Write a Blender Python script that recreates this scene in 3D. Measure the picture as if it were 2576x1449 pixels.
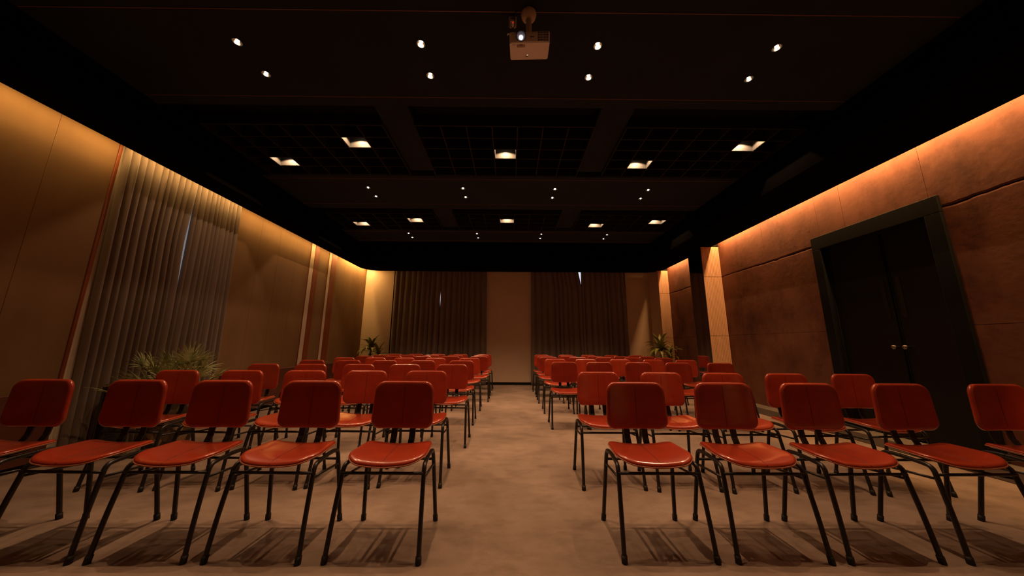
import bpy, bmesh, math, random
from mathutils import Vector, Matrix, noise
random.seed(7)
R = math.radians
for o in list(bpy.data.objects): bpy.data.objects.remove(o)
S = bpy.context.scene
COL = S.collection

# ------------------------------------------------------------------ camera
cam_d = bpy.data.cameras.new('camera'); cam = bpy.data.objects.new('camera', cam_d); COL.objects.link(cam)
PITCH, YAW, ROLL = R(10.496), R(0.291), R(0.346)
fw = Vector((math.sin(YAW)*math.cos(PITCH), math.cos(YAW)*math.cos(PITCH), math.sin(PITCH)))
ri = Vector((math.cos(YAW), -math.sin(YAW), 0)); up = ri.cross(fw)
ri2 = ri*math.cos(ROLL) + up*math.sin(ROLL); up2 = -ri*math.sin(ROLL) + up*math.cos(ROLL)
m3 = Matrix((ri2, up2, -fw)).transposed()
cam.matrix_world = Matrix.Translation((0, 0, 1.08)) @ m3.to_4x4()
cam_d.sensor_width = 36.0; cam_d.lens = 36.0*772.2/2576.0; cam_d.clip_start = 0.02; cam_d.clip_end = 100
S.camera = cam

# ------------------------------------------------------------------ world, exposure, lamp settings
W = bpy.data.worlds.new('world'); S.world = W; W.use_nodes = True
W.node_tree.nodes['Background'].inputs[0].default_value = (0.5, 0.6, 0.8, 1)
W.node_tree.nodes['Background'].inputs[1].default_value = 0.0
S.view_settings.view_transform = 'Standard'; S.view_settings.look = 'None'
S.view_settings.gamma = 1.0; S.view_settings.exposure = 0.0; S.view_settings.use_curve_mapping = False
SPOT_COL = (1.0, 0.56, 0.29); SPOT_W = 70.0; SPOT_ANGLE = 82; SPOT_BLEND = 0.8
COVE_COL_L = (1.0, 0.56, 0.17); COVE_COL_R = (1.0, 0.50, 0.18); COVE_L, COVE_END, COVE_R = 6.6, 17.0, 16.5      # per metre
CELL_COL = (1.0, 0.60, 0.32); CELL_W = 28.0

# ------------------------------------------------------------------ room dimensions
XL, XR = -4.20, 4.30          # side walls
YB, YF = 8.75, -2.60          # back wall, wall behind the camera
SOF_Z = 3.10; SOF_L, SOF_R, SOF_B = -4.05, 4.15, 8.41
IN_L, IN_R, IN_B = -3.72, 3.42, 7.75
CZ = 3.55                     # underside of ceiling panels
TOP = 3.78

# ------------------------------------------------------------------ materials
MATS = {}
def mat(name, col, rough=0.6, metal=0.0, spec=0.5, coat=0.0, noise_amt=0.0, nscale=4.0, bump=0.0, bscale=40.0, col2=None, emit=None, estr=0.0, coords='Object', sheen=0.0, stretch=None, coat_rough=0.1, detail=5.0, rough_var=0.0):
    if name in MATS: return MATS[name]
    m = bpy.data.materials.new(name); m.use_nodes = True; nt = m.node_tree; b = nt.nodes['Principled BSDF']
    b.inputs['Base Color'].default_value = (*col, 1); b.inputs['Roughness'].default_value = rough
    b.inputs['Metallic'].default_value = metal; b.inputs['Specular IOR Level'].default_value = spec
    b.inputs['Coat Weight'].default_value = coat; b.inputs['Coat Roughness'].default_value = coat_rough
    b.inputs['Sheen Weight'].default_value = sheen
    tc = nt.nodes.new('ShaderNodeTexCoord'); src = tc.outputs[coords]
    if stretch:
        mp = nt.nodes.new('ShaderNodeMapping'); mp.inputs['Scale'].default_value = stretch
        nt.links.new(src, mp.inputs[0]); src = mp.outputs[0]
    if col2 is not None or noise_amt:
        n = nt.nodes.new('ShaderNodeTexNoise'); n.inputs['Scale'].default_value = nscale; n.inputs['Detail'].default_value = detail
        n.inputs['Roughness'].default_value = 0.62
        nt.links.new(src, n.inputs['Vector'])
        r = nt.nodes.new('ShaderNodeValToRGB')
        c2 = col2 if col2 is not None else tuple(c*(1-noise_amt) for c in col)
        r.color_ramp.elements[0].color = (*c2, 1); r.color_ramp.elements[1].color = (*col, 1)
        r.color_ramp.elements[0].position = 0.33; r.color_ramp.elements[1].position = 0.66
        nt.links.new(n.outputs[0], r.inputs[0]); nt.links.new(r.outputs[0], b.inputs['Base Color'])
        if rough_var:
            mr = nt.nodes.new('ShaderNodeMapRange'); mr.inputs[1].default_value = 0.3; mr.inputs[2].default_value = 0.7
            mr.inputs[3].default_value = rough - rough_var; mr.inputs[4].default_value = rough + rough_var
            nt.links.new(n.outputs[0], mr.inputs[0]); nt.links.new(mr.outputs[0], b.inputs['Roughness'])
    if bump:
        n2 = nt.nodes.new('ShaderNodeTexNoise'); n2.inputs['Scale'].default_value = bscale; n2.inputs['Detail'].default_value = 4
        nt.links.new(src, n2.inputs['Vector'])
        bp = nt.nodes.new('ShaderNodeBump'); bp.inputs['Strength'].default_value = bump; bp.inputs['Distance'].default_value = 0.01
        nt.links.new(n2.outputs[0], bp.inputs['Height']); nt.links.new(bp.outputs[0], b.inputs['Normal'])
    if emit:
        b.inputs['Emission Color'].default_value = (*emit, 1); b.inputs['Emission Strength'].default_value = estr
    MATS[name] = m; return m

M_FLOOR = mat('polished_concrete', (0.37, 0.277, 0.22), rough=0.40, spec=0.45, col2=(0.235, 0.176, 0.138), nscale=1.1, detail=9, bump=0.03, bscale=9, rough_var=0.07)
def add_stain(m, scale, lo, hi, dark, stretch=(1, 1, 1), seed=0.0):
    nt = m.node_tree; b = nt.nodes['Principled BSDF']; l = b.inputs['Base Color'].links
    tc = nt.nodes.new('ShaderNodeTexCoord'); mp = nt.nodes.new('ShaderNodeMapping'); mp.inputs['Scale'].default_value = stretch
    mp.inputs['Location'].default_value = (seed, seed*.7, seed*1.3)
    n = nt.nodes.new('ShaderNodeTexNoise'); n.inputs['Scale'].default_value = scale; n.inputs['Detail'].default_value = 8; n.inputs['Roughness'].default_value = 0.7
    nt.links.new(tc.outputs['Object'], mp.inputs[0]); nt.links.new(mp.outputs[0], n.inputs['Vector'])
    r = nt.nodes.new('ShaderNodeValToRGB'); r.color_ramp.elements[0].position = lo; r.color_ramp.elements[1].position = hi
    r.color_ramp.elements[0].color = (*dark, 1); r.color_ramp.elements[1].color = (1, 1, 1, 1)
    nt.links.new(n.outputs[0], r.inputs[0])
    mx = nt.nodes.new('ShaderNodeMix'); mx.data_type = 'RGBA'; mx.blend_type = 'MULTIPLY'; mx.inputs[0].default_value = 1
    if l: nt.links.new(l[0].from_socket, mx.inputs[6])
    else: mx.inputs[6].default_value = b.inputs['Base Color'].default_value
    nt.links.new(r.outputs[0], mx.inputs[7]); nt.links.new(mx.outputs[2], b.inputs['Base Color'])
add_stain(M_FLOOR, 5.0, 0.30, 0.55, (0.70, 0.68, 0.66), (0.8, 1.5, 1.0), 3.1)
M_FABRIC = mat('tan_wall_fabric', (0.29, 0.170, 0.083), rough=0.75, spec=0.25, col2=(0.22, 0.124, 0.058), nscale=1.3, bump=0.08, bscale=160, stretch=(1, 1, 0.35))
M_TRIMRED = mat('red_stained_wood', (0.30, 0.085, 0.035), rough=0.45, spec=0.4, col2=(0.22, 0.055, 0.022), nscale=3, stretch=(8, 8, 0.6), bump=0.05, bscale=30)
M_WAINSCOT = mat('dark_red_wainscot', (0.135, 0.04, 0.024), rough=0.55, col2=(0.10, 0.03, 0.018), nscale=2.0, stretch=(1, 1, 4))
M_PLASTER = mat('beige_plaster', (0.80, 0.61, 0.45), rough=0.85, spec=0.2, col2=(0.74, 0.56, 0.41), nscale=1.2, bump=0.03, bscale=60)
M_REVEAL = mat('pale_reveal_paint', (0.74, 0.62, 0.48), rough=0.8, spec=0.2, noise_amt=0.08, nscale=3)
M_CONC = mat('rusty_brown_concrete', (0.215, 0.083, 0.047), rough=0.72, spec=0.3, col2=(0.120, 0.043, 0.023), nscale=1.5, detail=10, bump=0.25, bscale=14)
add_stain(M_CONC, 2.2, 0.32, 0.52, (0.52, 0.46, 0.42), (1, 1, 0.55), 1.7)
M_CLAD = mat('ribbed_oak_cladding', (0.70, 0.42, 0.26), rough=0.6, spec=0.3, col2=(0.61, 0.355, 0.215), nscale=5, stretch=(6, 6, 0.25))
M_MIRROR = mat('smoked_mirror', (0.78, 0.74, 0.70), rough=0.06, metal=1.0)
M_STEEL = mat('brushed_steel_edge', (0.75, 0.62, 0.52), rough=0.3, metal=1.0)
M_DARKSTEEL = mat('dull_steel_knob', (0.25, 0.21, 0.18), rough=0.35, metal=1.0)
M_VISION = mat('dark_glass_strip', (0.008, 0.008, 0.008), rough=0.25)
M_BLACKPAINT = mat('matt_black_paint', (0.012, 0.011, 0.011), rough=0.75, spec=0.15)
M_SOFFIT = mat('black_soffit_paint', (0.0045, 0.004, 0.0035), rough=1.0, spec=0.0)
M_CEIL = mat('charcoal_ceiling_panel', (0.026, 0.034, 0.042), rough=0.85, spec=0.15, noise_amt=0.15, nscale=2)
M_COPPER = mat('copper_brown_joint', (0.20, 0.085, 0.045), rough=0.5)
M_SLAT = mat('black_slat', (0.020, 0.019, 0.018), rough=0.6, spec=0.3)
M_DOOR = mat('black_door_paint', (0.006, 0.006, 0.006), rough=0.42, spec=0.3)
M_DFRAME = mat('blackened_steel_frame', (0.010, 0.0105, 0.010), rough=0.6, spec=0.12, noise_amt=0.3, nscale=3)
M_PLINTH = mat('grey_concrete_plinth', (0.20, 0.165, 0.13), rough=0.6, noise_amt=0.3, nscale=3, bump=0.05, bscale=20)
M_CURT = mat('taupe_curtain', (0.25, 0.19, 0.152), rough=0.9, spec=0.15, sheen=0.25, noise_amt=0.12, nscale=6, bump=0.06, bscale=260, stretch=(1, 1, 0.3))
M_CURTB = mat('brown_curtain', (0.24, 0.195, 0.165), rough=0.9, spec=0.15, sheen=0.15, noise_amt=0.12, nscale=6, bump=0.06, bscale=260, stretch=(1, 1, 0.3))
M_DAY = mat('daylight_pane', (0.3, 0.33, 0.4), rough=0.2, emit=(0.80, 0.84, 1.0), estr=1.0)
M_DUSK = mat('dusk_pane', (0.3, 0.33, 0.4), rough=0.2, emit=(0.66, 0.68, 0.76), estr=0.24)
M_LEATHER = mat('red_brown_leather', (0.44, 0.047, 0.017), rough=0.30, spec=0.5, coat=0.8, coat_rough=0.10, col2=(0.32, 0.034, 0.013), nscale=5, bump=0.05, bscale=120)
M_SEAM = mat('dark_seam_thread', (0.09, 0.013, 0.008), rough=0.6)
M_PIPE = mat('pale_edge_piping', (0.42, 0.13, 0.06), rough=0.45)
M_TUBE = mat('black_powder_coated_steel', (0.016, 0.014, 0.013), rough=0.38, spec=0.5)
M_CAP = mat('black_rubber', (0.010, 0.009, 0.009), rough=0.6)
M_PROJ = mat('white_projector_plastic', (0.95, 0.91, 0.86), rough=0.45)
M_PROJ_TOP = mat('grey_projector_front', (0.80, 0.73, 0.72), rough=0.45)
M_DARKPL = mat('dark_grey_plastic', (0.05, 0.045, 0.05), rough=0.45)
M_LENSRING = mat('violet_grey_lens_ring', (0.22, 0.21, 0.26), rough=0.3)
M_LENS = mat('lit_lens', (0.8, 0.8, 0.9), rough=0.1, emit=(0.95, 0.92, 1.0), estr=6.0)
M_LED = mat('lit_bulb', (1, 0.9, 0.7), rough=0.3, emit=(1.0, 0.80, 0.55), estr=14.0)
M_RINGREF = mat('bronze_reflector', (0.55, 0.40, 0.28), rough=0.18, metal=1.0)
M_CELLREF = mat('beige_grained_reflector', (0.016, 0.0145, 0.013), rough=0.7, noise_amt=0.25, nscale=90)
M_REDLED = mat('red_indicator', (0.5, 0.02, 0.01), emit=(1, 0.05, 0.02), estr=0.25)
M_LEAFPALM = mat('palm_leaf', (0.55, 0.55, 0.26), rough=0.4, col2=(0.14, 0.19, 0.06), nscale=9, coords='Object')
M_LEAFD = mat('green_strap_leaf', (0.36, 0.34, 0.06), rough=0.4, col2=(0.11, 0.14, 0.03), nscale=7)
M_STEM = mat('brown_plant_stem', (0.07, 0.045, 0.03), rough=0.8)
M_SOIL = mat('potting_soil', (0.03, 0.02, 0.014), rough=0.95)
M_POTD = mat('dark_planter', (0.055, 0.04, 0.034), rough=0.5)
M_BIN = mat('gloss_black_bin', (0.008, 0.008, 0.008), rough=0.2)
M_POT = mat('stone_mosaic_pot', (0.30, 0.22, 0.13), rough=0.5, bump=0.1, bscale=20)
nt = M_POT.node_tree; tcn = nt.nodes.new('ShaderNodeTexCoord'); vo = nt.nodes.new('ShaderNodeTexVoronoi'); vo.inputs['Scale'].default_value = 14
nt.links.new(tcn.outputs['Object'], vo.inputs['Vector']); rr = nt.nodes.new('ShaderNodeValToRGB'); rr.color_ramp.interpolation = 'CONSTANT'
rr.color_ramp.elements[0].color = (0.05, 0.032, 0.02, 1); rr.color_ramp.elements[1].color = (0.36, 0.25, 0.14, 1); rr.color_ramp.elements[1].position = 0.45
e3 = rr.color_ramp.elements.new(0.68); e3.color = (0.12, 0.08, 0.045, 1)
nt.links.new(vo.outputs['Color'], rr.inputs[0]); nt.links.new(rr.outputs[0], nt.nodes['Principled BSDF'].inputs['Base Color'])

# ------------------------------------------------------------------ helpers
def obj(name, mesh, material=None, parent=None, loc=(0, 0, 0), rot=(0, 0, 0), kind=None):
    o = bpy.data.objects.new(name, mesh); COL.objects.link(o)
    if material is not None and mesh is not None and not mesh.materials: mesh.materials.append(material)
    o.parent = parent; o.location = loc; o.rotation_euler = rot
    if kind: o['kind'] = kind
    return o
def empty(name, loc=(0, 0, 0), rot=(0, 0, 0)):
    o = bpy.data.objects.new(name, None); COL.objects.link(o); o.location = loc; o.rotation_euler = rot
    o.empty_display_size = 0.1; return o
def tag(o, label, cat, group=None):
    o['label'] = label; o['category'] = cat
    if group: o['group'] = group
    return o
def mesh_from(name, verts, faces, smooth=False):
    me = bpy.data.meshes.new(name); me.from_pydata([tuple(v) for v in verts], [], faces); me.update()
    if smooth: me.polygons.foreach_set('use_smooth', [True]*len(me.polygons))
    return me
def box_bm(bm, x0, x1, y0, y1, z0, z1):
    vs = [bm.verts.new(p) for p in ((x0, y0, z0), (x1, y0, z0), (x1, y1, z0), (x0, y1, z0), (x0, y0, z1), (x1, y0, z1), (x1, y1, z1), (x0, y1, z1))]
    for f in ((0, 3, 2, 1), (4, 5, 6, 7), (0, 1, 5, 4), (1, 2, 6, 5), (2, 3, 7, 6), (3, 0, 4, 7)): bm.faces.new([vs[i] for i in f])
def boxes(name, lst, bevel=0.0, segs=2):
    bm = bmesh.new()
    for b in lst: box_bm(bm, *b)
    if bevel: bmesh.ops.bevel(bm, geom=list(bm.edges), offset=bevel, segments=segs, affect='EDGES', profile=0.5)
    me = bpy.data.meshes.new(name); bm.to_mesh(me); bm.free(); return me
def tube(name, pts, rad, sides=10, smooth_iter=0, cap=True):
    pts = [Vector(p) for p in pts]
    if smooth_iter:
        for _ in range(smooth_iter):
            q = [pts[0]]
            for a, b in zip(pts[:-1], pts[1:]): q += [a*.75+b*.25, a*.25+b*.75]
            q.append(pts[-1]); pts = q
    n = len(pts); rads = rad if isinstance(rad, (list, tuple)) else [rad]*n
    V = []; F = []; ref = Vector((0.31, 0.17, 0.93)).normalized()
    tang = [(pts[min(i+1, n-1)]-pts[max(i-1, 0)]).normalized() for i in range(n)]
    u = tang[0].cross(ref)
    if u.length < 1e-3: u = tang[0].cross(Vector((1, 0, 0)))
    u.normalize()
    for i in range(n):
        u = (u - tang[i]*u.dot(tang[i])).normalized(); w = tang[i].cross(u)
        for k in range(sides):
            a = 2*math.pi*k/sides; V.append(pts[i] + (u*math.cos(a) + w*math.sin(a))*rads[i])
    for i in range(n-1):
        for k in range(sides):
            k2 = (k+1) % sides; F.append((i*sides+k, i*sides+k2, (i+1)*sides+k2, (i+1)*sides+k))
    if cap: F.append(tuple(range(sides-1, -1, -1))); F.append(tuple((n-1)*sides+k for k in range(sides)))
    me = mesh_from(name, V, F); me.polygons.foreach_set('use_smooth', [len(p.vertices) == 4 for p in me.polygons]); return me
def lathe(name, prof, sides=32, smooth=True, cap=True):
    V = []; F = []
    for r, z in prof:
        for k in range(sides):
            a = 2*math.pi*k/sides; V.append((r*math.cos(a), r*math.sin(a), z))
    n = len(prof)
    for i in range(n-1):
        for k in range(sides):
            k2 = (k+1) % sides; F.append((i*sides+k, i*sides+k2, (i+1)*sides+k2, (i+1)*sides+k))
    if cap and prof[0][0] > 1e-4: F.append(tuple(range(sides-1, -1, -1)))
    if cap and prof[-1][0] > 1e-4: F.append(tuple((n-1)*sides+k for k in range(sides)))
    me = mesh_from(name, V, F, smooth)
    return me
def copy_tree(o, parent=None):
    c = o.copy(); COL.objects.link(c)
    if parent is not None:
        c.parent = parent; c.matrix_parent_inverse = Matrix.Identity(4)
    for ch in list(o.children): copy_tree(ch, c)
    return c

# ------------------------------------------------------------------ floor
floor = obj('floor', boxes('floor', [(-4.6, 4.6, YF-.1, YB+.5, -0.12, 0.0)]), M_FLOOR, kind='structure')

# ------------------------------------------------------------------ left wall
WX0, WX1 = 3.22, 4.36     # window opening along the left wall
wl = obj('wall_left', boxes('wall_left', [(XL-.16, XL-.012, YF, WX0, 0, TOP), (XL-.16, XL-.012, WX1, YB+.3, 0, TOP), (XL-.16, XL-.012, WX0, WX1, 3.0, TOP), (XL-.16, XL-.012, WX0, WX1, 0, 1.75)]), M_REVEAL, kind='structure')
def wall_panel(y0, y1, z0=0.0, z1=3.4):
    g = 0.0006
    obj('fabric_panel', boxes('fabric_panel', [(XL-.012, XL, y0+g, y1-g, z0, z1)], 0.0018, 1), M_FABRIC, wl)
for a, b in ((YF, -1.2), (-1.2, 0.05), (0.05, 1.3), (1.3, 2.55), (2.55, 2.985), (4.43, 4.943), (4.943, 5.372), (5.372, 5.81), (5.81, 6.225), (6.53, 6.885), (7.215, 7.577), (7.577, 8.048), (8.048, 8.345), (8.345, 8.74)):
    wall_panel(a, b)
obj('pale_reveal_board', boxes('pale_reveal_board', [(XL-.012, XL+.006, 3.013, 3.15, 0, 3.4)], 0.002, 1), M_REVEAL, wl)
obj('window_edge_batten', boxes('window_edge_batten', [(XL-.012, XL+.010, 2.985, 3.012, 0, 3.4)], 0.003, 1), M_TRIMRED, wl)
for (p0, r0, r1) in ((6.238, 6.368, 6.515), (6.889, 6.991, 7.203)):
    obj('edge_batten', boxes('edge_batten', [(XL-.012, XL+.010, p0-.012, p0, 0, 3.4)], 0.002, 1), M_TRIMRED, wl)
    obj('pale_strip', boxes('pale_strip', [(XL-.012, XL+.004, p0+.002, r0-.002, 0, 3.4)], 0.002, 1), M_REVEAL, wl)
    obj('wood_fin', boxes('wood_fin', [(XL-.012, XL+.010, r0, r1, 0, 3.4)], 0.004, 1), M_TRIMRED, wl)
bl = obj('baseboard_left', boxes('baseboard_left', [(XL, XL+.03, YF, 2.98, 0, 0.05), (XL, XL+.03, 4.62, 8.70, 0, 0.05)]), M_BLACKPAINT, kind='structure')
for a, b in ((YF, -1.2), (-1.2, 0.05), (0.05, 1.3), (1.3, 2.55), (2.55, 2.98), (4.62, 5.372), (5.372, 6.225), (6.225, 7.21), (7.21, 8.048), (8.048, 8.70)):
    obj('wainscot_panel', boxes('wainscot_panel', [(XL+.0005, XL+.07, a+.002, b-.002, 0.05, 0.640)], 0.004, 1), M_WAINSCOT, bl)
# window behind the curtain of the left wall
def window(name, frame_boxes, pane_box, fm, pm):
    w = obj(name, boxes(name, frame_boxes, 0.004, 1), fm, kind='structure')
    for p in pane_box: obj('pane', boxes('pane', [p]), pm, w)
    return w
window('window_1', [(XL-.13, XL-.06, WX0, WX0+.06, 1.75, 3.0), (XL-.13, XL-.06, WX1-.06, WX1, 1.75, 3.0), (XL-.13, XL-.06, WX0, WX1, 1.75, 1.82), (XL-.13, XL-.06, WX0, WX1, 2.93, 3.0), (XL-.13, XL-.06, 3.95, 4.0, 1.75, 3.0)],
       [(XL-.10, XL-.09, WX0+.06, 3.95, 1.82, 2.93), (XL-.10, XL-.09, 4.0, WX1-.06, 1.82, 2.93)], M_REVEAL, M_DUSK)

# ------------------------------------------------------------------ back wall
CB = ((-3.38, -0.66), (0.585, 3.34))       # stretches of the back wall covered by the curtains
WB = ((-2.30, -1.70), (1.70, 2.36)); WZ0, WZ1 = 1.90, 3.34
wb = obj('wall_back', boxes('wall_back', [(XL-.16, WB[0][0], YB+.012, YB+.2, 0, TOP), (WB[0][1], WB[1][0], YB+.012, YB+.2, 0, TOP), (WB[1][1], XR+.3, YB+.012, YB+.2, 0, TOP),
     (WB[0][0], WB[0][1], YB+.012, YB+.2, WZ1, TOP), (WB[1][0], WB[1][1], YB+.012, YB+.2, WZ1, TOP), (WB[0][0], WB[0][1], YB+.012, YB+.2, 0, WZ0), (WB[1][0], WB[1][1], YB+.012, YB+.2, 0, WZ0)]), M_BLACKPAINT, kind='structure')
for a, b in ((XL, CB[0][0]), (CB[0][1]-.08, CB[1][0]+.08), (CB[1][1], XR)):
    obj('plaster_panel', boxes('plaster_panel', [(a, b, YB, YB+.012, 0.07, TOP-.1)], 0.003, 1), M_PLASTER, wb)
obj('baseboard_back', boxes('baseboard_back', [(XL+.08, CB[0][0], YB-.004, YB+.012, 0.0, 0.065), (CB[0][1]-.08, CB[1][0]+.08, YB-.004, YB+.012, 0.0, 0.065), (CB[1][1], XR-.3, YB-.004, YB+.012, 0, 0.065)]), M_BLACKPAINT, kind='structure')
for i, (a, b) in enumerate(WB):
    window('window_%d' % (i+2), [(a, a+.05, YB+.05, YB+.14, WZ0, WZ1), (b-.05, b, YB+.05, YB+.14, WZ0, WZ1), (a, b, YB+.05, YB+.14, WZ0, WZ0+.05), (a, b, YB+.05, YB+.14, WZ1-.05, WZ1)],
           [(a+.05, b-.05, YB+.09, YB+.10, WZ0+.05, WZ1-.05)], M_REVEAL, M_DAY)

# ------------------------------------------------------------------ wall behind the camera
obj('wall_front', boxes('wall_front', [(XL-.16, XR+.3, YF-.15, YF, 0, TOP)]), M_PLASTER, kind='structure')

# ------------------------------------------------------------------ right wall: concrete slabs, pilasters, door
DY0, DY1, DZ = 2.837, 4.159, 2.588
wr = obj('wall_right', boxes('wall_right', [(XR+.03, XR+.2, YF, DY0+.13, 0, TOP), (XR+.03, XR+.2, DY1-.13, YB+.2, 0, TOP), (XR+.03, XR+.2, DY0+.13, DY1-.13, DZ-.19, TOP)]), M_BLACKPAINT, kind='structure')
def slab(y0, y1, z0, z1, jag_top=False, jag_bot=False, proud=0.0025):
    ny = max(2, int((y1-y0)/0.02)); ts = (0, .006, .02, .1, .25, .5, .75, .9, .98, .994, 1); nz = len(ts)-1; V = []; F = []; g = 0.0015
    xf = XR - proud
    for j in range(nz+1):
        for i in range(ny+1):
            y = y0+g+(y1-y0-2*g)*i/ny; z = z0+(z1-z0)*ts[j]
            n1 = noise.noise(Vector((y*2.3, 7.7, 1.3)))*0.010 + noise.noise(Vector((y*11, 2.2, 9)))*0.008 + noise.noise(Vector((y*37, 4.2, 9)))*0.004
            n2 = noise.noise(Vector((y*5.0, 3.3, 5.1)))
            if j >= nz-2 and jag_top: z += n1 - 0.002 - max(0, n2-.15)*0.020
            if j <= 2 and jag_bot: z += n1 + 0.002
            x = xf + noise.noise(Vector((y*1.7, z*1.7, 3)))*0.0035 + (0.005 if ((j == nz and jag_top) or (j == 0 and jag_bot)) else 0)
            V.append((x, y, z))
    w = ny+1
    for j in range(nz):
        for i in range(ny): a = j*w+i; F.append((a, a+w, a+w+1, a+1))
    nf = len(F)
    loop = [i for i in range(ny+1)] + [j*w+ny for j in range(1, nz+1)] + [nz*w+i for i in range(ny-1, -1, -1)] + [j*w for j in range(nz-1, 0, -1)]
    B = len(V); m = len(loop)
    V += [V[k] for k in loop]; V += [(XR+.03, V[k][1], V[k][2]) for k in loop]
    for k in range(m): k2 = (k+1) % m; F.append((B+k, B+k2, B+m+k2, B+m+k))
    me = mesh_from('concrete_slab', V, F); me.polygons.foreach_set('use_smooth', [i < nf for i in range(len(F))])
    obj('concrete_slab', me, M_CONC, wr)
CR = 2.470; LJ = 1.290
ups = (YF, -1.4, -0.2, 0.75, 1.85, 2.912, 3.71, 4.04, 4.98, 5.92, 6.08)
for a, b in zip(ups[:-1], ups[1:]):
    if b <= DY0 or a >= DY1: slab(a, b, CR, 3.42, jag_bot=True)
slab(2.912, 3.71, DZ-.02, 3.42); slab(3.71, 4.04, DZ-.02, 3.42); slab(4.04, 4.98, CR, 3.42, jag_bot=True)
slab(1.85, 2.912, CR, 3.42, jag_bot=True)
for a, b in ((YF, -0.8), (-0.8, 1.0), (1.0, DY0+.06), (DY1-.06, 5.672), (5.672, 6.08)):
    slab(a, b, LJ, CR-.004, jag_top=True, proud=0.0); slab(a, b, 0.0, LJ-.004, proud=0.0)
for a, b in ((6.52, 7.90), (7.90, 8.17)):
    slab(a, b, CR, 3.42, jag_bot=True); slab(a, b, LJ, CR-.004, jag_top=True, proud=0.0); slab(a, b, 0, LJ-.004, proud=0.0)
def ring(y, z, r=0.03):
    V = []; F = []; n = 20
    for rr_, x in ((r, 0.003), (r*.9, -0.0015), (r*.6, -0.001), (r*.4, 0.0025)):
        for k in range(n):
            a = 2*math.pi*k/n; V.append((XR+x, y+rr_*math.cos(a), z+rr_*math.sin(a)))
    for i in range(3):
        for k in range(n): k2 = (k+1) % n; F.append((i*n+k, i*n+k2, (i+1)*n+k2, (i+1)*n+k))
    F.append(tuple(3*n+k for k in range(n)))
    obj('tie_hole_plug', mesh_from('tie_hole_plug', V, F, True), M_CONC, wr)
for y, z in ((3.433, 2.934), (3.447, 2.734), (4.188, 2.731), (1.9, 2.93), (5.45, 2.80)): ring(y, z)
# plinth along the foot of the right wall
obj('baseboard_right', boxes('baseboard_right', [(4.08, XR+.03, YF, 6.06, 0.0, 0.10), (4.08, XR+.03, 6.54, 8.15, 0.0, 0.10)], 0.006, 2), M_PLINTH, kind='structure')
# pilasters clad in ribbed boards toward the camera, smoked mirror toward the aisle
def pilaster(name, x0, y0, y1, mirror, ribs):
    p = obj(name, boxes(name, [(x0+.012, XR+.05, y0+.014, y1, 0, 3.44 if x0 > SOF_R else SOF_Z), (SOF_R+.01, XR+.05, y0+.014, y1, 0, 3.44)]), M_BLACKPAINT, kind='structure')
    zs = (0.0, LJ-.012, CR-.005, SOF_Z)
    for a, b in zip(zs[:-1], zs[1:]):
        n = ribs; w = (XR-.005-x0)/n
        for k in range(n):
            lst = (x0+k*w+.0012, x0+(k+1)*w-.0012, y0+(0.0 if k else -.002), y0+.014, a+.003, b-.003)
            obj('cladding_board', boxes('cladding_board', [lst], 0.0015, 1), M_CLAD, p)
    if mirror:
        obj('mirror_panel', boxes('mirror_panel', [(x0, x0+.012, y0+.016, y1-.006, 0.06, SOF_Z-.002)]), M_MIRROR, p)
        obj('mirror_edge', boxes('mirror_edge', [(x0-.002, x0+.012, y1-.006, y1, 0.0, 1.95)]), M_STEEL, p)
    else:
        obj('plaster_return', boxes('plaster_return', [(x0, x0+.012, y0+.016, y1-.02, 0.0, SOF_Z+.3)]), M_PLASTER, p)
    return p
pilaster('trim_1', 3.93, 6.07, 6.55, True, 12)
pilaster('trim_2', 4.02, 8.15, YB+.01, False, 9)
# black double door
d = obj('door_1', boxes('door_1', [(XR-.03, XR+.10, DY0, DY0+.128, 0.10, DZ-.178), (XR-.03, XR+.10, DY1-.116, DY1, 0.10, DZ-.178), (XR-.03, XR+.10, DY0, DY1, DZ-.178, DZ)], 0.005, 1), M_DFRAME, kind='structure')
ymid = 3.42
for k, (a, b) in enumerate(((DY0+.13, ymid-.004), (ymid+.004, DY1-.118))):
    lf = obj('door_leaf', boxes('door_leaf', [(XR+.045, XR+.085, a, b, 0.105, DZ-.182)], 0.003, 1), M_DOOR, d)
    e = ymid-.075 if k == 0 else ymid+.075
    obj('vision_strip', boxes('vision_strip', [(XR+.040, XR+.046, e-.022, e+.022, 1.40, 1.86)], 0.002, 1), M_VISION, lf)
    obj('stile', boxes('stile', [(XR+.038, XR+.046, (ymid-.02 if k == 0 else ymid+.008), (ymid-.008 if k == 0 else ymid+.02), 0.12, DZ-.2)], 0.002, 1), M_DFRAME, lf)
    hk = lathe('door_handle', [(0.001, 0), (0.012, 0), (0.012, 0.03), (0.02, 0.036), (0.026, 0.05), (0.02, 0.064), (0.001, 0.068)], 16)
    obj('door_handle', hk, M_DARKSTEEL, lf, (XR+.045, ymid+(-.05 if k == 0 else .05), 1.08), (0, R(-90), 0))
    for z in (0.35, 1.3, 2.2):
        yy = a+.004 if k == 0 else b-.004
        obj('hinge', tube('hinge', [(XR+.042, yy, z-.05), (XR+.042, yy, z+.05)], 0.008, 8), M_DFRAME, lf)

# ------------------------------------------------------------------ ceiling
ce = obj('ceiling', boxes('ceiling', [(XL-.16, XR+.2, YF-.1, YB+.2, TOP, TOP+.1)]), M_BLACKPAINT, kind='structure')
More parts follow.
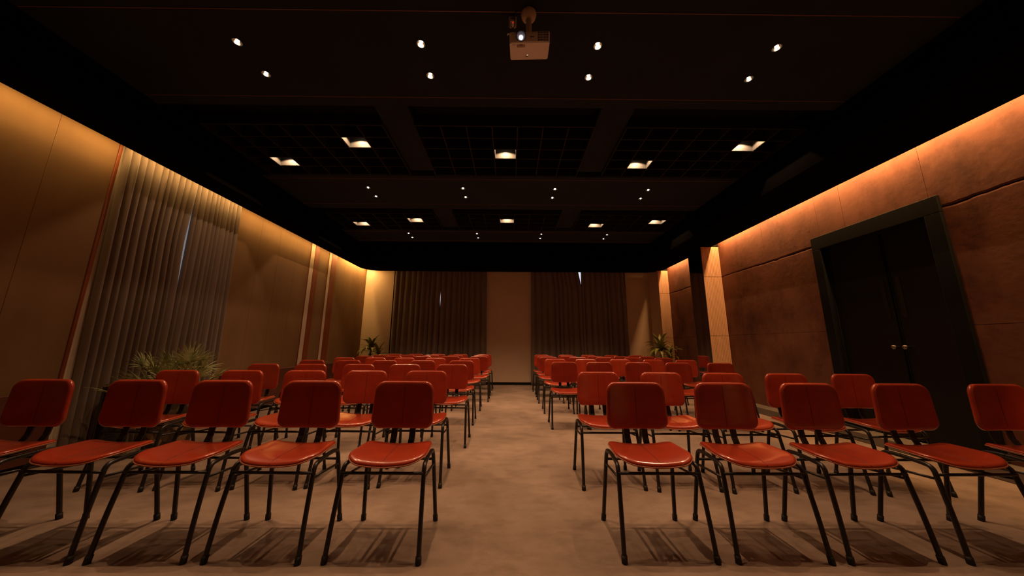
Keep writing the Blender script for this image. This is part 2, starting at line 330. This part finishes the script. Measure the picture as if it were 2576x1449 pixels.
# U-shaped soffit with rounded outer corners at the back
def arc(cx, cy, r, a0, a1, n=12): return [(cx+r*math.cos(R(a0+(a1-a0)*i/n)), cy+r*math.sin(R(a0+(a1-a0)*i/n))) for i in range(n+1)]
rad = 0.42
outer = [(SOF_L, YF)] + arc(SOF_L+rad, SOF_B-rad, rad, 180, 90) + arc(SOF_R-rad, SOF_B-rad, rad, 90, 0) + [(SOF_R, YF)]
ir = 0.30
inner = [(IN_L, YF)] + arc(IN_L+ir, IN_B-ir, ir, 180, 90) + arc(IN_R-ir, IN_B-ir, ir, 90, 0) + [(IN_R, YF)]
lx = 0.12
ledge = [(SOF_L+lx, YF)] + arc(SOF_L+rad, SOF_B-rad, rad-lx, 180, 90) + arc(SOF_R-rad, SOF_B-rad, rad-lx, 90, 0) + [(SOF_R-lx, YF)]
V = []; F = []; n = len(outer)
for P, z in ((inner, TOP), (inner, SOF_Z), (outer, SOF_Z), (outer, SOF_Z+.022), (ledge, SOF_Z+.022), (ledge, 3.44), (inner, 3.44)): V += [(x, y, z) for x, y in P]
for q in range(6):
    for i in range(n-1): F.append((q*n+i, q*n+i+1, (q+1)*n+i+1, (q+1)*n+i))
obj('soffit', mesh_from('soffit', V, F), M_SOFFIT, ce)
# lids that close the light slots along the side walls
obj('cove_lid', boxes('cove_lid', [(XL-.012, IN_L, YF, YB, 3.40, 3.43)]), M_SOFFIT, ce)
obj('cove_lid', boxes('cove_lid', [(IN_R, XR+.03, YF, YB, 3.43, 3.46)]), M_SOFFIT, ce)
SPOTS = ((2.157, 2.465, (-2.292, -.763, .718, 2.226)), (4.57, 4.868, (-2.299, -.775, .705, 2.213)), (6.62, 6.895, (-2.314, -.768, .692, 2.185)))
panels = ((YF, 2.845), (4.205, 5.335), (6.40, 7.20)); HH = 0.036
for pi_, (a, b) in enumerate(panels):
    ya, yb, xs = SPOTS[pi_]; lst = []
    for y0, y1 in ((a, ya-HH), (ya+HH, yb-HH), (yb+HH, b)): lst.append((IN_L, IN_R, y0, y1, CZ, CZ+.09))
    for yc in (ya, yb):
        ed = [IN_L]
        for x in xs: ed += [x-HH, x+HH]
        ed.append(IN_R)
        for k in range(0, len(ed), 2): lst.append((ed[k], ed[k+1], yc-HH, yc+HH, CZ, CZ+.09))
    p = obj('ceiling_panel', boxes('ceiling_panel', lst), M_CEIL, ce)
    js = {YF: (1.896, 2.72), 4.205: (4.29, 5.138), 6.40: (6.49, 7.10)}[a]
    for y in js: obj('joint_strip', boxes('joint_strip', [(IN_L+.02, IN_R-.02, y-.003, y+.003, CZ-.004, CZ+.002)]), M_COPPER, p)
for (a, b) in ((2.845, 4.14), (5.335, 6.35)):
    for (x0, x1) in ((-1.485, -1.125), (0.975, 1.335)):
        obj('ceiling_beam', boxes('ceiling_beam', [(x0, x1, a, b, CZ+.05, CZ+.12)], 0.003, 1), M_CEIL, ce)

# ------------------------------------------------------------------ ceiling grilles and the lit cells
CW, CD, TH, SH = 0.2975, 0.2100, 0.012, 0.15
def grille(x0, ncol, y0, nrow, label):
    w = ncol*CW; dpt = nrow*CD
    g = empty('ceiling_grille', (x0, y0, CZ))
    tag(g, label, 'grille', 'black ceiling grilles')
    ml = MESH.setdefault(('l', nrow), boxes('slat', [(-TH/2, TH/2, -TH/2, dpt+TH/2, 0, SH)]))
    mc = MESH.setdefault(('c', ncol), boxes('slat', [(-TH/2, w+TH/2, -TH/2, TH/2, 0.001, SH-.001)]))
    for k in range(ncol+1): obj('slat', ml, M_SLAT, g, (k*CW, 0, 0))
    for k in range(nrow+1): obj('slat', mc, M_SLAT, g, (0, k*CD, 0))
    return g
MESH = {}
gx = (-1.487-7*CW, -1.12, 1.335)
side = ('left', 'middle', 'right')
for s, x in enumerate(gx):
    grille(x, 7, 3.137, 5, 'black square-celled ceiling grille nearest the camera, %s of its row of three' % side[s])
    grille(x, 7, 5.565, 4, 'black square-celled ceiling grille farther from the camera, %s of its row of three' % side[s])
def cell_lamp(x0, y0, label):
    e = 0.008; t = 0.004
    c = empty('square_downlight', (x0+CW/2, y0+CD/2, CZ+.004))
    tag(c, label, 'ceiling light', 'square recessed downlights in the grilles')
    hw, hd, h = CW/2-e, CD/2-e, 0.138
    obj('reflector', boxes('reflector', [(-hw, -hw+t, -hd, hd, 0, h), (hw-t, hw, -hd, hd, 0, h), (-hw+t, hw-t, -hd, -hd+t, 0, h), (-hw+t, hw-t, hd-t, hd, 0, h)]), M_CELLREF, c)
    obj('lamp_housing', boxes('lamp_housing', [(-hw, hw, -hd, hd, h, h+.05)], 0.004, 1), M_BLACKPAINT, c)
    obj('rim', boxes('rim', [(-hw-.006, -hw, -hd-.006, hd+.006, -.004, .004), (hw, hw+.006, -hd-.006, hd+.006, -.004, .004), (-hw, hw, -hd-.006, -hd, -.004, .004), (-hw, hw, hd, hd+.006, -.004, .004)]), M_DARKPL, c)
    obj('bulb', lathe('bulb', [(0.001, -.006), (0.016, -.005), (0.018, 0.0), (0.018, .006)], 16), M_LED, c, (0, 0, h-.004))
    L = bpy.data.lights.new('downlight_beam', 'SPOT'); L.energy = CELL_W; L.color = CELL_COL; L.spot_size = R(146); L.spot_blend = 0.3; L.shadow_soft_size = 0.006
    lo = bpy.data.objects.new('downlight_beam', L); COL.objects.link(lo); lo.parent = c; lo.location = (0, 0, h-.016)
for gi, (y0, rows) in enumerate(((3.137, (1, 3, 2, 3, 1)), (5.565, (1, 2, 1, 2, 1)))):
    where = ('nearer', 'farther')[gi]
    xs = (gx[0]+5*CW, gx[0]+1*CW, gx[1]+3*CW, gx[2]+1*CW, gx[2]+5*CW)
    nm = ('inner lit cell of the left grille', 'outer lit cell of the left grille', 'lit cell of the middle grille', 'inner lit cell of the right grille', 'outer lit cell of the right grille')
    for x, r_, l in zip(xs, rows, nm):
        cell_lamp(x, y0+r_*CD, 'square warm downlight, %s, %s row of grilles' % (l, where))

# ------------------------------------------------------------------ small round spotlights
ring_me = lathe('trim_ring', [(0.033, 0.001), (0.033, -.002), (0.036, -.004), (0.052, -.003), (0.054, 0.0)], 28, cap=False)
refl_me = lathe('reflector', [(0.0335, -.001), (0.0285, .012), (0.020, .022), (.001, .022)], 28, cap=False)
bulb_me = lathe('bulb', [(0.001, -.0045), (0.008, -.0035), (0.0128, .001), (0.014, .008), (0.012, .022)], 20)
def spotlight(x, y, label):
    c = empty('ceiling_spotlight', (x, y, CZ)); tag(c, label, 'spotlight', 'small recessed ceiling spotlights')
    obj('trim_ring', ring_me, M_CEIL, c); obj('reflector', refl_me, M_RINGREF, c); obj('bulb', bulb_me, M_LED, c)
    L = bpy.data.lights.new('spot_beam', 'SPOT'); L.energy = SPOT_W; L.color = SPOT_COL; L.spot_size = R(SPOT_ANGLE); L.spot_blend = SPOT_BLEND; L.shadow_soft_size = 0.0025
    lo = bpy.data.objects.new('spot_beam', L); COL.objects.link(lo); lo.parent = c; lo.location = (0, 0, -.0085)
ordn = ('leftmost', 'second from the left', 'second from the right', 'rightmost')
for gi, (ya, yb, xs) in enumerate(SPOTS):
    pn = ('panel nearest the camera', 'middle panel', 'farthest panel')[gi]
    for y, rw in ((ya, 'nearer'), (yb, 'farther')):
        for k, x in enumerate(xs):
            spotlight(x, y, 'round spotlight, %s, %s row, ceiling %s' % (ordn[k], rw, pn))

# ------------------------------------------------------------------ light strips hidden in the slots beside the side walls
def cove(x, z, wid, watt, y0, y1, col, label):
    c = empty('cove_light', (x, (y0+y1)/2, z)); tag(c, label, 'strip light', 'hidden cove light strips')
    ln = y1-y0
    obj('housing', boxes('housing', [(-wid/2-.004, wid/2+.004, -ln/2, ln/2, 0.013, 0.03)]), M_DARKPL, c)
    nseg = max(1, round(ln/1.6)); sl = ln/nseg
    for k in range(nseg):
        L = bpy.data.lights.new('strip_segment', 'AREA'); L.shape = 'RECTANGLE'; L.size = wid; L.size_y = sl
        L.energy = watt*sl; L.color = col
        lo = bpy.data.objects.new('strip_segment', L); COL.objects.link(lo); lo.parent = c
        lo.location = (0, -ln/2+(k+.5)*sl, 0.01); lo.rotation_euler = (0, 0.0, 0)
cove(SOF_L+.026, 3.200, .065, COVE_L, YF+.1, 7.35, COVE_COL_L, 'long warm light strip in the slot above the tan left wall')
cove(SOF_L-.032, 3.25, .02, COVE_END, 7.37, 8.64, COVE_COL_L, 'short warm strip added in the far left slot to brighten the back wall')  # separate stronger strip, added outside the lip to brighten the back wall
cove(SOF_R+.048, 3.24, .02, COVE_R, YF+.1, 6.02, COVE_COL_R, 'warm light strip in the slot above the concrete wall with the door')
cove(SOF_R+.048, 3.24, .02, COVE_R, 6.60, 8.10, COVE_COL_R, 'short warm light strip above the far concrete bay behind the mirror pilaster')

# ------------------------------------------------------------------ curtains
def curtain(name, label, p0, p1, nrm, folds, amp, z0, z1, material, e0=None, e1=None, seed=0, sharp=0.35):
    p0 = Vector((*p0, 0)); p1 = Vector((*p1, 0)); nv = Vector((*nrm, 0)); nu = folds*14; nz = 36; V = []; F = []
    rnd = random.Random(seed); wd = [rnd.uniform(.7, 1.35) for _ in range(folds)]; tot = sum(wd); am = [rnd.uniform(.75, 1.2) for _ in range(folds)]
    cum = [0.0]
    for w_ in wd: cum.append(cum[-1]+w_/tot)
    drift = [rnd.uniform(-.25, .25)/folds for _ in range(folds+1)]; drift[0] = drift[-1] = 0.0
    L = (p1-p0).length; dr = (p1-p0)/L
    for j in range(nz+1):
        t = j/nz; z = z0+(z1-z0)*t
        a0 = e0(t) if e0 else 0.0; a1 = e1(t) if e1 else 0.0
        low = 1.0+.30*(1-t); top = 1.0 if t < .95 else 1-.4*(t-.95)/.05
        for i in range(nu+1):
            k = min(i//14, folds-1); fr = (i-k*14)/14
            u = cum[k]+(cum[k+1]-cum[k])*fr + (drift[k]*(1-fr)+drift[k+1]*fr)*(1-t)
            bulge = abs(math.sin(math.pi*fr))**.75*2-1
            s = a0+(L+a1-a0)*u
            V.append(p0+dr*s+nv*(amp*am[k]*bulge*low*top + .004*math.sin(i*.11+seed+t*2)) + Vector((0, 0, z)))
    for j in range(nz):
        for i in range(nu):
            a = j*(nu+1)+i; F.append((a, a+1, a+nu+2, a+nu+1))
    me = mesh_from(name, V, F, True); o = obj(name, me, material)
    md = o.modifiers.new('cloth_thickness', 'SOLIDIFY'); md.thickness = 0.004
    tag(o, label, 'curtain'); return o
XC = XL+.052
curtain('curtain', 'taupe pleated curtain on the left wall, nearer panel beside the pale window edge', (XC, 3.008), (XC, 3.785), (1, 0), 11, 0.020, 0.02, 3.24, M_CURT,
        e0=lambda t: 0.07*(1-t), e1=lambda t: 0.012-0.034*math.exp(-((t-.72)/.16)**2), seed=3)
curtain('curtain', 'taupe pleated curtain on the left wall, farther panel behind the potted palm', (XC, 3.785), (XC, 4.455), (1, 0), 10, 0.020, 0.02, 3.24, M_CURT,
        e0=lambda t: 0.010*math.sin(math.pi*t), e1=lambda t: 0.07*(1-t), seed=8)
YC = YB-.10
curtain('curtain', 'dark brown pleated curtain on the back wall, leftmost panel', (-3.33, YC), (-2.0, YC), (0, -1), 9, 0.030, 0.02, 3.34, M_CURTB, e0=lambda t: 0.0, e1=lambda t: .012-.0145*math.exp(-((t-.70)/.07)**2), seed=11)
curtain('curtain', 'dark brown pleated curtain on the back wall, left of the plain beige panel', (-1.995, YC), (-0.69, YC), (0, -1), 9, 0.030, 0.02, 3.34, M_CURTB, e1=lambda t: 0.04*(1-t), seed=12)
curtain('curtain', 'dark brown pleated curtain on the back wall, right of the plain beige panel', (0.60, YC), (2.03, YC), (0, -1), 10, 0.030, 0.02, 3.34, M_CURTB, e0=lambda t: -.02*(1-t), e1=lambda t: .03-.12*max(0, (t-.80)/.20), seed=13)
curtain('curtain', 'dark brown pleated curtain on the back wall, rightmost panel', (2.035, YC), (3.29, YC), (0, -1), 9, 0.030, 0.02, 3.34, M_CURTB, e1=lambda t: 0.05*(1-t), seed=14)

# ------------------------------------------------------------------ chair
def rounded_poly(corners, n_arc=8, n_edge=4):
    pts = []; N = len(corners)
    for i in range(N):
        p = Vector(corners[i][:2]); r = corners[i][2]; a = Vector(corners[i-1][:2]); b = Vector(corners[(i+1) % N][:2])
        da = (a-p).normalized(); db = (b-p).normalized(); ang = da.angle(db); t = r/math.tan(ang/2)
        s = p+da*t; e = p+db*t; c = p+(da+db).normalized()*(r/math.sin(ang/2))
        a0 = math.atan2(*(s-c).yx); a1 = math.atan2(*(e-c).yx); dlt = (a1-a0+math.pi) % (2*math.pi)-math.pi
        for k in range(n_arc+1): q = a0+dlt*k/n_arc; pts.append(Vector((c.x+r*math.cos(q), c.y+r*math.sin(q))))
        nx = corners[(i+1) % N]; p2 = Vector(nx[:2]); d2 = (p-p2).normalized(); b2 = (Vector(corners[(i+2) % N][:2])-p2).normalized()
        t2 = nx[2]/math.tan(d2.angle(b2)/2); s2 = p2+d2*t2
        for k in range(1, n_edge+1): pts.append(e+(s2-e)*k/(n_edge+1))
    return pts
def cushion(name, outline, half_t, s0, deform):
    cen = sum(outline, Vector((0, 0)))/len(outline); n = len(outline); V = []; F = []
    ss = [0.25, 0.5, 0.7, s0, s0+(1-s0)*.35, s0+(1-s0)*.65, s0+(1-s0)*.86, s0+(1-s0)*.97, 1.0]
    def th(s): return half_t*(1.0 if s <= s0 else math.sqrt(max(0, 1-((s-s0)/(1-s0))**2)))
    for sg in (1, -1):
        V.append(deform(cen.x, cen.y, sg*half_t))
        for s in ss:
            for p in outline: q = cen+(p-cen)*s; V.append(deform(q.x, q.y, sg*th(s)))
    B = 1+len(ss)*n
    for sgi in (0, 1):
        o = sgi*B
        for k in range(n):
            k2 = (k+1) % n; f = (o, o+1+k, o+1+k2); F.append(f if sgi == 0 else f[::-1])
            for j in range(len(ss)-1):
                a = o+1+j*n; f = (a+k, a+n+k, a+n+k2, a+k2); F.append(f if sgi == 0 else f[::-1])
    me = mesh_from(name, V, F, True)
    bm = bmesh.new(); bm.from_mesh(me); bmesh.ops.remove_doubles(bm, verts=bm.verts, dist=1e-5); bmesh.ops.recalc_face_normals(bm, faces=bm.faces)
    bm.to_mesh(me); bm.free(); me.polygons.foreach_set('use_smooth', [True]*len(me.polygons)); return me
def seat_z(x, y):
    z = .446 + .05*(y+.12) + .020*(x/.2)**2
    if y < -.09: z -= .011*((-.09-y)/.085)**2
    return z
seat_out = rounded_poly([(-.200, .125, .035), (-.226, -.150, .092), (.226, -.150, .092), (.200, .125, .035)], 8, 5)
seat_out = [Vector((p.x, p.y - (0.014*(1-(p.x/.23)**2) if p.y < 0 else 0)*min(1, max(0, -p.y/.12)))) for p in seat_out]
seat_me = cushion('seat', seat_out, .013, .90, lambda x, y, t: Vector((x, y, seat_z(x, y)+t)))
BACK_Y = .150
def back_def(x, z, t):
    k = (z-.70)/.145
    xx = x*(1-.034*k)
    return Vector((xx, BACK_Y + .006*k - .022*(x/.2)**2 - t, z))
back_out = rounded_poly([(-.193, .552, .058), (.193, .552, .058), (.193, .842, .058), (-.193, .842, .058)], 8, 4)
back_me = cushion('backrest', back_out, .016, .90, back_def)
def build_chair():
    c = empty('leather_chair')
    st = obj('seat', seat_me, M_LEATHER, c)
    ys = [-.168+.29*i/24 for i in range(25)]
    obj('seat_seam', tube('seat_seam', [(0, y, seat_z(0, y)+.0128-(.004 if y < -.15 else 0)) for y in ys], .0016, 6), M_SEAM, st)
    pp = [Vector((p.x*1.004, p.y*1.004, seat_z(p.x, p.y)-.006)) for p in seat_out]; pp.append(pp[0])
    obj('seat_piping', tube('seat_piping', pp, .0035, 6, cap=False), M_PIPE, st)
    bk = obj('backrest', back_me, M_LEATHER, c)
    obj('backrest_seam', tube('backrest_seam', [back_def(0, .560+.275*i/16, .0155 if 0 < i < 16 else .012) for i in range(17)], .0018, 6), M_SEAM, bk)
    for sx in (-1, 1):
        fl = obj('leg', tube('leg', [(sx*.236, -.197, .002), (sx*.229, -.165, .20), (sx*.222, -.132, .36), (sx*.220, -.118, .425), (sx*.214, -.070, .432), (sx*.206, .03, .436)], .0118, 10, 2), M_TUBE, c)
        obj('foot_cap', tube('foot_cap', [(sx*.236, -.197, .0), (sx*.2348, -.192, .034)], .0150, 10), M_CAP, fl)
        rl = obj('leg', tube('leg', [(sx*.206, .03, .436), (sx*.204, .085, .436), (sx*.205, .128, .428), (sx*.208, .142, .37), (sx*.216, .168, .20), (sx*.225, .197, .002)], .0118, 10, 2), M_TUBE, c)
        obj('foot_cap', tube('foot_cap', [(sx*.225, .197, .0), (sx*.2235, .192, .034)], .0150, 10), M_CAP, rl)
        obj('stretcher', tube('stretcher', [(sx*.222, -.137, .368), (sx*.210, .148, .345)], .0068, 8), M_TUBE, c)
        pts = [(.02, .424), (.085, .428), (.135, .445), (.162, .50), (.172, .56), (.186, .70), (.190, .78)]
        V = []; F = []
        for y, z in pts:
            for dx, dy in ((-.019, -.004), (.019, -.004), (.019, .004), (-.019, .004)): V.append((sx*.058+dx, y+dy*(1 if z > .44 else 0.3), z+(0 if z > .44 else dy)))
        for i in range(len(pts)-1):
            for k in range(4): k2 = (k+1) % 4; F.append((i*4+k, i*4+k2, i*4+4+k2, i*4+4+k))
        F.append((3, 2, 1, 0)); e = (len(pts)-1)*4; F.append((e, e+1, e+2, e+3))
        obj('back_post', mesh_from('back_post', V, F), M_TUBE, c)
    obj('stretcher', tube('stretcher', [(-.222, -.134, .392), (.222, -.134, .392)], .0078, 8), M_TUBE, c)
    obj('stretcher', tube('stretcher', [(-.208, .146, .372), (.208, .146, .372)], .0078, 8), M_TUBE, c)
    return c
CH = {
 'L1': [(-0.685, 1.957), (-1.282, 1.957), (-1.858, 1.957), (-2.414, 1.957), (-3.02, 1.957)],
 'L2': [(-0.763, 2.787), (-1.304, 2.767), (-1.845, 2.747), (-2.395, 2.727), (-2.949, 2.707)],
 'L3': [(-0.703, 3.717), (-1.268, 3.697), (-1.812, 3.677), (-2.375, 3.657), (-2.921, 3.637)],
 'L4': [(-0.734, 4.647), (-1.312, 4.627), (-1.874, 4.607), (-2.412, 4.587), (-2.937, 4.567)],
 'L5': [(-0.731, 5.567), (-1.344, 5.547), (-1.893, 5.527), (-2.401, 5.507), (-2.947, 5.487)],
 'L6': [(-0.646, 6.367), (-1.225, 6.347), (-1.787, 6.327), (-2.39, 6.307), (-2.952, 6.287)],
 'L7': [(-0.665, 7.117), (-1.257, 7.097), (-1.805, 7.077), (-2.366, 7.057), (-2.933, 7.037)],
 'L8': [(-0.659, 7.867), (-1.252, 7.847), (-1.822, 7.827), (-2.374, 7.807), (-2.903, 7.787)],
 'R1': [(0.822, 1.967), (1.401, 1.967), (1.966, 1.967), (2.576, 1.967), (3.222, 1.967)],
 'R2': [(0.802, 2.757), (1.366, 2.737), (1.914, 2.717), (2.466, 2.697), (3.042, 2.677)],
 'R3': [(0.791, 4.467), (1.293, 4.447), (1.853, 4.427), (2.422, 4.407), (3.016, 4.387)],
 'R4': [(0.795, 5.377), (1.319, 5.357), (1.914, 5.337), (2.485, 5.317), (3.04, 5.297)],
 'R5': [(0.782, 6.257), (1.371, 6.237), (1.909, 6.217), (2.482, 6.197), (3.084, 6.177)],
 'R6': [(0.8, 6.957), (1.326, 6.937), (1.926, 6.917), (2.503, 6.897), (3.07, 6.877)],
 'R7': [(0.791, 7.727), (1.388, 7.707), (1.953, 7.687), (2.52, 7.667), (3.117, 7.647)]}
RO = ('front', 'second', 'third', 'fourth', 'fifth', 'sixth', 'seventh', 'eighth')
SO = ('aisle', 'second from the aisle', 'third from the aisle', 'fourth from the aisle', 'outermost')
chair0 = build_chair(); first = True
for key, lst in CH.items():
    for i, (x, y) in enumerate(lst):
        c = chair0 if first else copy_tree(chair0); first = False
        c.location = (x, y, 0); c.rotation_euler = (0, 0, R(random.uniform(-1.2, 1.2)))
        blk = 'left' if key[0] == 'L' else 'right'
        pos = ('next to the aisle', 'second from the aisle', 'third from the aisle', 'fourth from the aisle', 'farthest from the aisle')[i]
        tag(c, 'red leather chair, %s, %s row of the %s block' % (pos, RO[int(key[1])-1], blk), 'chair', 'red leather chairs in two blocks of rows')

# ------------------------------------------------------------------ projector
pr = empty('projector', (0.122, 1.80, 3.159), (R(19.5), 0, R(-2.3)))
tag(pr, 'white ceiling projector with a lit lens hanging above the aisle', 'projector')
BW, BD, BH = 0.282, 0.205, 0.072
bm = bmesh.new(); box_bm(bm, -BW/2, BW/2, 0, BD, 0, BH)
ve = [e for e in bm.edges if abs(e.verts[0].co.z-e.verts[1].co.z) > .01]
bmesh.ops.bevel(bm, geom=ve, offset=0.014, segments=4, affect='EDGES', profile=.5)
bmesh.ops.bevel(bm, geom=[e for e in bm.edges if e.calc_face_angle(0) > 1.0], offset=0.004, segments=2, affect='EDGES', profile=.5)
me = bpy.data.meshes.new('body'); bm.to_mesh(me); bm.free(); me.materials.append(M_PROJ)
body = obj('body', me, M_PROJ, pr)
obj('front_panel', boxes('front_panel', [(-BW/2+.012, BW/2-.012, -.003, .004, .006, BH-.006)], .002, 1), M_PROJ_TOP, body)
obj('lens_ring', lathe('lens_ring', [(0.020, -.004), (0.026, -.004), (0.032, 0.0), (0.036, .012), (0.036, .014), (0.030, .014), (0.024, .004), (.019, .003)], 32, cap=False), M_LENSRING, body, (-.060, -.003, .037), (R(90), 0, 0))
obj('lens', lathe('lens', [(0.001, .008), (.008, .007), (.0125, .003), (.0125, -.002)], 24), M_LENS, body, (-.060, -.003, .034), (R(90), 0, 0))
vg = obj('vent_grille', boxes('vent_grille', [(.055, .132, -.0045, .0, .010, .066)]), M_CAP, body)
for k in range(10): obj('vent_bar', boxes('vent_bar', [(.056+k*.0080, .0585+k*.0080, -.0075, -.003, .011, .065)]), M_PROJ_TOP, vg)
for k in range(3): obj('vent_bar', boxes('vent_bar', [(.056, .131, -.0080, -.004, .022+k*.0155, .0235+k*.0155)]), M_PROJ_TOP, vg)
obj('front_mark', boxes('front_mark', [(.003, .030, -.0042, -.002, .034, .0395)]), M_DARKPL, body)
obj('indicator', boxes('indicator', [(-.118, -.111, -.0042, -.002, .054, .059)]), M_DARKPL, body)
ap = obj('adjuster_plate', boxes('adjuster_plate', [(-.090, -.032, .012, .044, -.0025, .002)], .001, 1), mat('dark_beige_plastic', (0.42, 0.35, 0.30), rough=.5), body)  # adjuster plate in a darker beige plastic
obj('plate_slot', boxes('plate_slot', [(-.071, -.050, .0125, .017, -.0038, -.001)]), M_CAP, ap)
obj('underside_mark', boxes('underside_mark', [(-.122, -.098, .012, .018, -.0012, .001)]), mat('faint_print', (0.45, 0.36, 0.30)), body)
obj('underside_mark', boxes('underside_mark', [(-.030, -.010, .158, .162, -.0012, .001)]), M_DARKPL, body)
obj('status_light', boxes('status_light', [(-.016, -.012, .139, .143, -.0015, .001)]), mat('tiny_white_light', (1, 1, 1), emit=(1, .9, .7), estr=1.5), body)
obj('corner_knob', tube('corner_knob', [(-BW/2+.01, .03, BH-.002), (-BW/2-.012, .02, BH+.004), (-BW/2-.016, .03, BH-.004)], .004, 8, 1), M_PROJ, body)
# mount: pole and ceiling dish, kept upright
inv = pr.rotation_euler.to_matrix().to_4x4().inverted()
def upright(name, me_, m_, wpos):
    o = obj(name, me_, m_, pr); lp = inv @ (Vector(wpos)-Vector((0.122, 1.80, 3.159))); o.location = lp; o.rotation_euler = (R(-19.5), 0, 0); return o
upright('mount_pole', lathe('mount_pole', [(.021, 0), (.021, .235)], 20), M_PROJ_TOP, (0.124, 1.915, CZ-.25))
upright('pole_collar', lathe('pole_collar', [(.021, -.006), (.026, -.006), (.026, .006), (.021, .006)], 20), M_CAP, (0.124, 1.915, CZ-.045))
upright('ceiling_dish', lathe('ceiling_dish', [(.022, -.052), (.038, -.047), (.052, -.028), (.058, -.006), (.058, 0)], 32), mat('beige_dish', (0.75, 0.62, 0.52), rough=.5), (0.124, 1.915, CZ))
sk = empty('ceiling_socket', (0.004, 1.965, CZ)); tag(sk, 'small ceiling power socket with a red switch beside the projector mount', 'socket')
obj('backing_box', boxes('backing_box', [(-.034, .034, -.045, .045, -.012, 0)], .003, 1), M_DARKPL, sk)
obj('plug', boxes('plug', [(-.020, .020, -.028, .030, -.034, -.012)], .005, 2), mat('old_white_plastic', (0.8, 0.7, 0.6), rough=.5), sk)
obj('switch', boxes('switch', [(-.008, .008, -.024, -.012, -.037, -.033)], .001, 1), M_REDLED, sk)
obj('cable', tube('cable', [(-.012, -.02, -.034), (-.016, .0, -.046), (-.004, .018, -.046), (.012, .012, -.044), (.014, -.02, -.036), (.012, -.05, -.012), (.03, -.08, -.003)], .0035, 8, 2), M_CAP, sk)

# ------------------------------------------------------------------ plants
def strap_leaf(length, width, droop, up0, twist=0.0, n=9, fold=0.25):
    V = []; F = []; x = 0; z = 0; ang = up0
    for i in range(n+1):
        t = i/n; w = width*math.sin(math.pi*min(1, .12+.88*t)**.8)**.8*(1 if t < 1 else 0)+.0008
        tw = twist*t
        V += [(x, -w*math.cos(tw), z+w*fold-w*math.sin(tw)), (x, 0, z), (x, w*math.cos(tw), z+w*fold+w*math.sin(tw))]
        ang = up0 - droop*t**1.3; x += length/n*math.cos(ang); z += length/n*math.sin(ang)
    for i in range(n):
        a = i*3; F += [(a, a+1, a+4, a+3), (a+1, a+2, a+5, a+4)]
    return V, F
def dracaena(loc, seed, label, heads, h):
    rnd = random.Random(seed); c = empty('potted_dracaena', loc); tag(c, label, 'plant')
    obj('pot', lathe('pot', [(.11, 0), (.13, .01), (.165, .30), (.17, .33), (.155, .33), (.15, .28), (.001, .28)], 28), M_POTD, c)
    obj('soil', lathe('soil', [(.001, .300), (.149, .295), (.149, .283)], 24), M_SOIL, c)
    for hx, hy, hz, sc, nl in heads:
        obj('stem', tube('stem', [(hx*.2, hy*.2, .28), (hx*.35, hy*.3, .28+(hz-.28)*.5), (hx*.9, hy*.9, hz-.06), (hx, hy, hz+.04)], .016, 8, 1), M_STEM, c)
        for k in range(nl):
            t = k/nl; az = k*2.399+rnd.uniform(-.3, .3)
            V, F = strap_leaf(sc*rnd.uniform(.36, .46), rnd.uniform(.030, .044), 1.0+1.5*t+rnd.uniform(-.2, .2), 1.35-1.15*t+rnd.uniform(-.12, .12), rnd.uniform(-.5, .5))
            o = obj('leaf', mesh_from('leaf', V, F, True), M_LEAFD, c, (hx, hy, hz+.06-.14*t), (0, 0, az))
dracaena((-3.68, 8.30, 0), 21, 'green dracaena in a pot in the far left corner behind the chairs', [(0, 0, .93, 1.08, 30), (.19, .05, .80, .8, 14)], 1.2)
dracaena((3.80, 7.86, 0), 22, 'dark green dracaena in a pot in the far right corner behind the chairs', [(0, 0, .99, 1.08, 30), (.19, -.05, .84, .8, 14)], 1.2)
pl = empty('potted_palm', (-3.56, 3.46, 0)); tag(pl, 'bushy fan palm in a stone mosaic pot in front of the left curtain', 'plant')
obj('pot', lathe('pot', [(.13, 0), (.15, .01), (.175, .12), (.185, .34), (.175, .52), (.165, .57), (.15, .57), (.15, .50), (.001, .50)], 36), M_POT, pl)
obj('soil', lathe('soil', [(.001, .535), (.148, .525), (.148, .505)], 24), M_SOIL, pl)
rnd = random.Random(5)
for k in range(38):
    az = k*2.399+rnd.uniform(-.4, .4); el = 1.45-1.30*(k/38)**.8+rnd.uniform(-.12, .12); ln = rnd.uniform(.24, .42)
    b = Vector((rnd.uniform(-.07, .07), rnd.uniform(-.07, .07), .51)); dr = Vector((math.cos(az)*math.cos(el), math.sin(az)*math.cos(el), math.sin(el)))
    tip = b+dr*ln; st = obj('stalk', tube('stalk', [b, b+dr*ln*.5+Vector((0, 0, .02)), tip], .0045, 6, 1), M_STEM, pl)
    V = []; F = []; nl = rnd.randint(10, 15)
    for q in range(nl):
        ph = -1.5+3.0*q/(nl-1)
        LV, LF = strap_leaf(rnd.uniform(.15, .23), rnd.uniform(.0050, .0085), rnd.uniform(.25, .8), .15+.35*math.cos(ph), rnd.uniform(-.6, .6), 6, .3)
        mrot = Matrix.Rotation(ph, 3, 'Z'); o0 = len(V)
        V += [mrot @ Vector(v) for v in LV]; F += [tuple(o0+i for i in f) for f in LF]
    e = dr.to_track_quat('X', 'Z').to_euler()
    obj('fan_leaf', mesh_from('fan_leaf', V, F, True), M_LEAFPALM, pl, tip, e)
bn = empty('waste_bin', (-3.90, 3.24, 0)); tag(bn, 'black glossy cylindrical bin beside the potted palm', 'bin')
obj('bin_body', lathe('bin_body', [(.115, 0), (.118, .006), (.118, .66), (.112, .672), (.095, .672), (.095, .60), (.001, .60)], 36), M_BIN, bn)
obj('bin_rim', lathe('bin_rim', [(.1185, .655), (.121, .658), (.121, .668), (.1185, .671)], 36), M_STEEL, bn)
obj('base_ring', lathe('base_ring', [(.1185, .004), (.122, .006), (.122, .018), (.1185, .020)], 36), M_STEEL, bn)
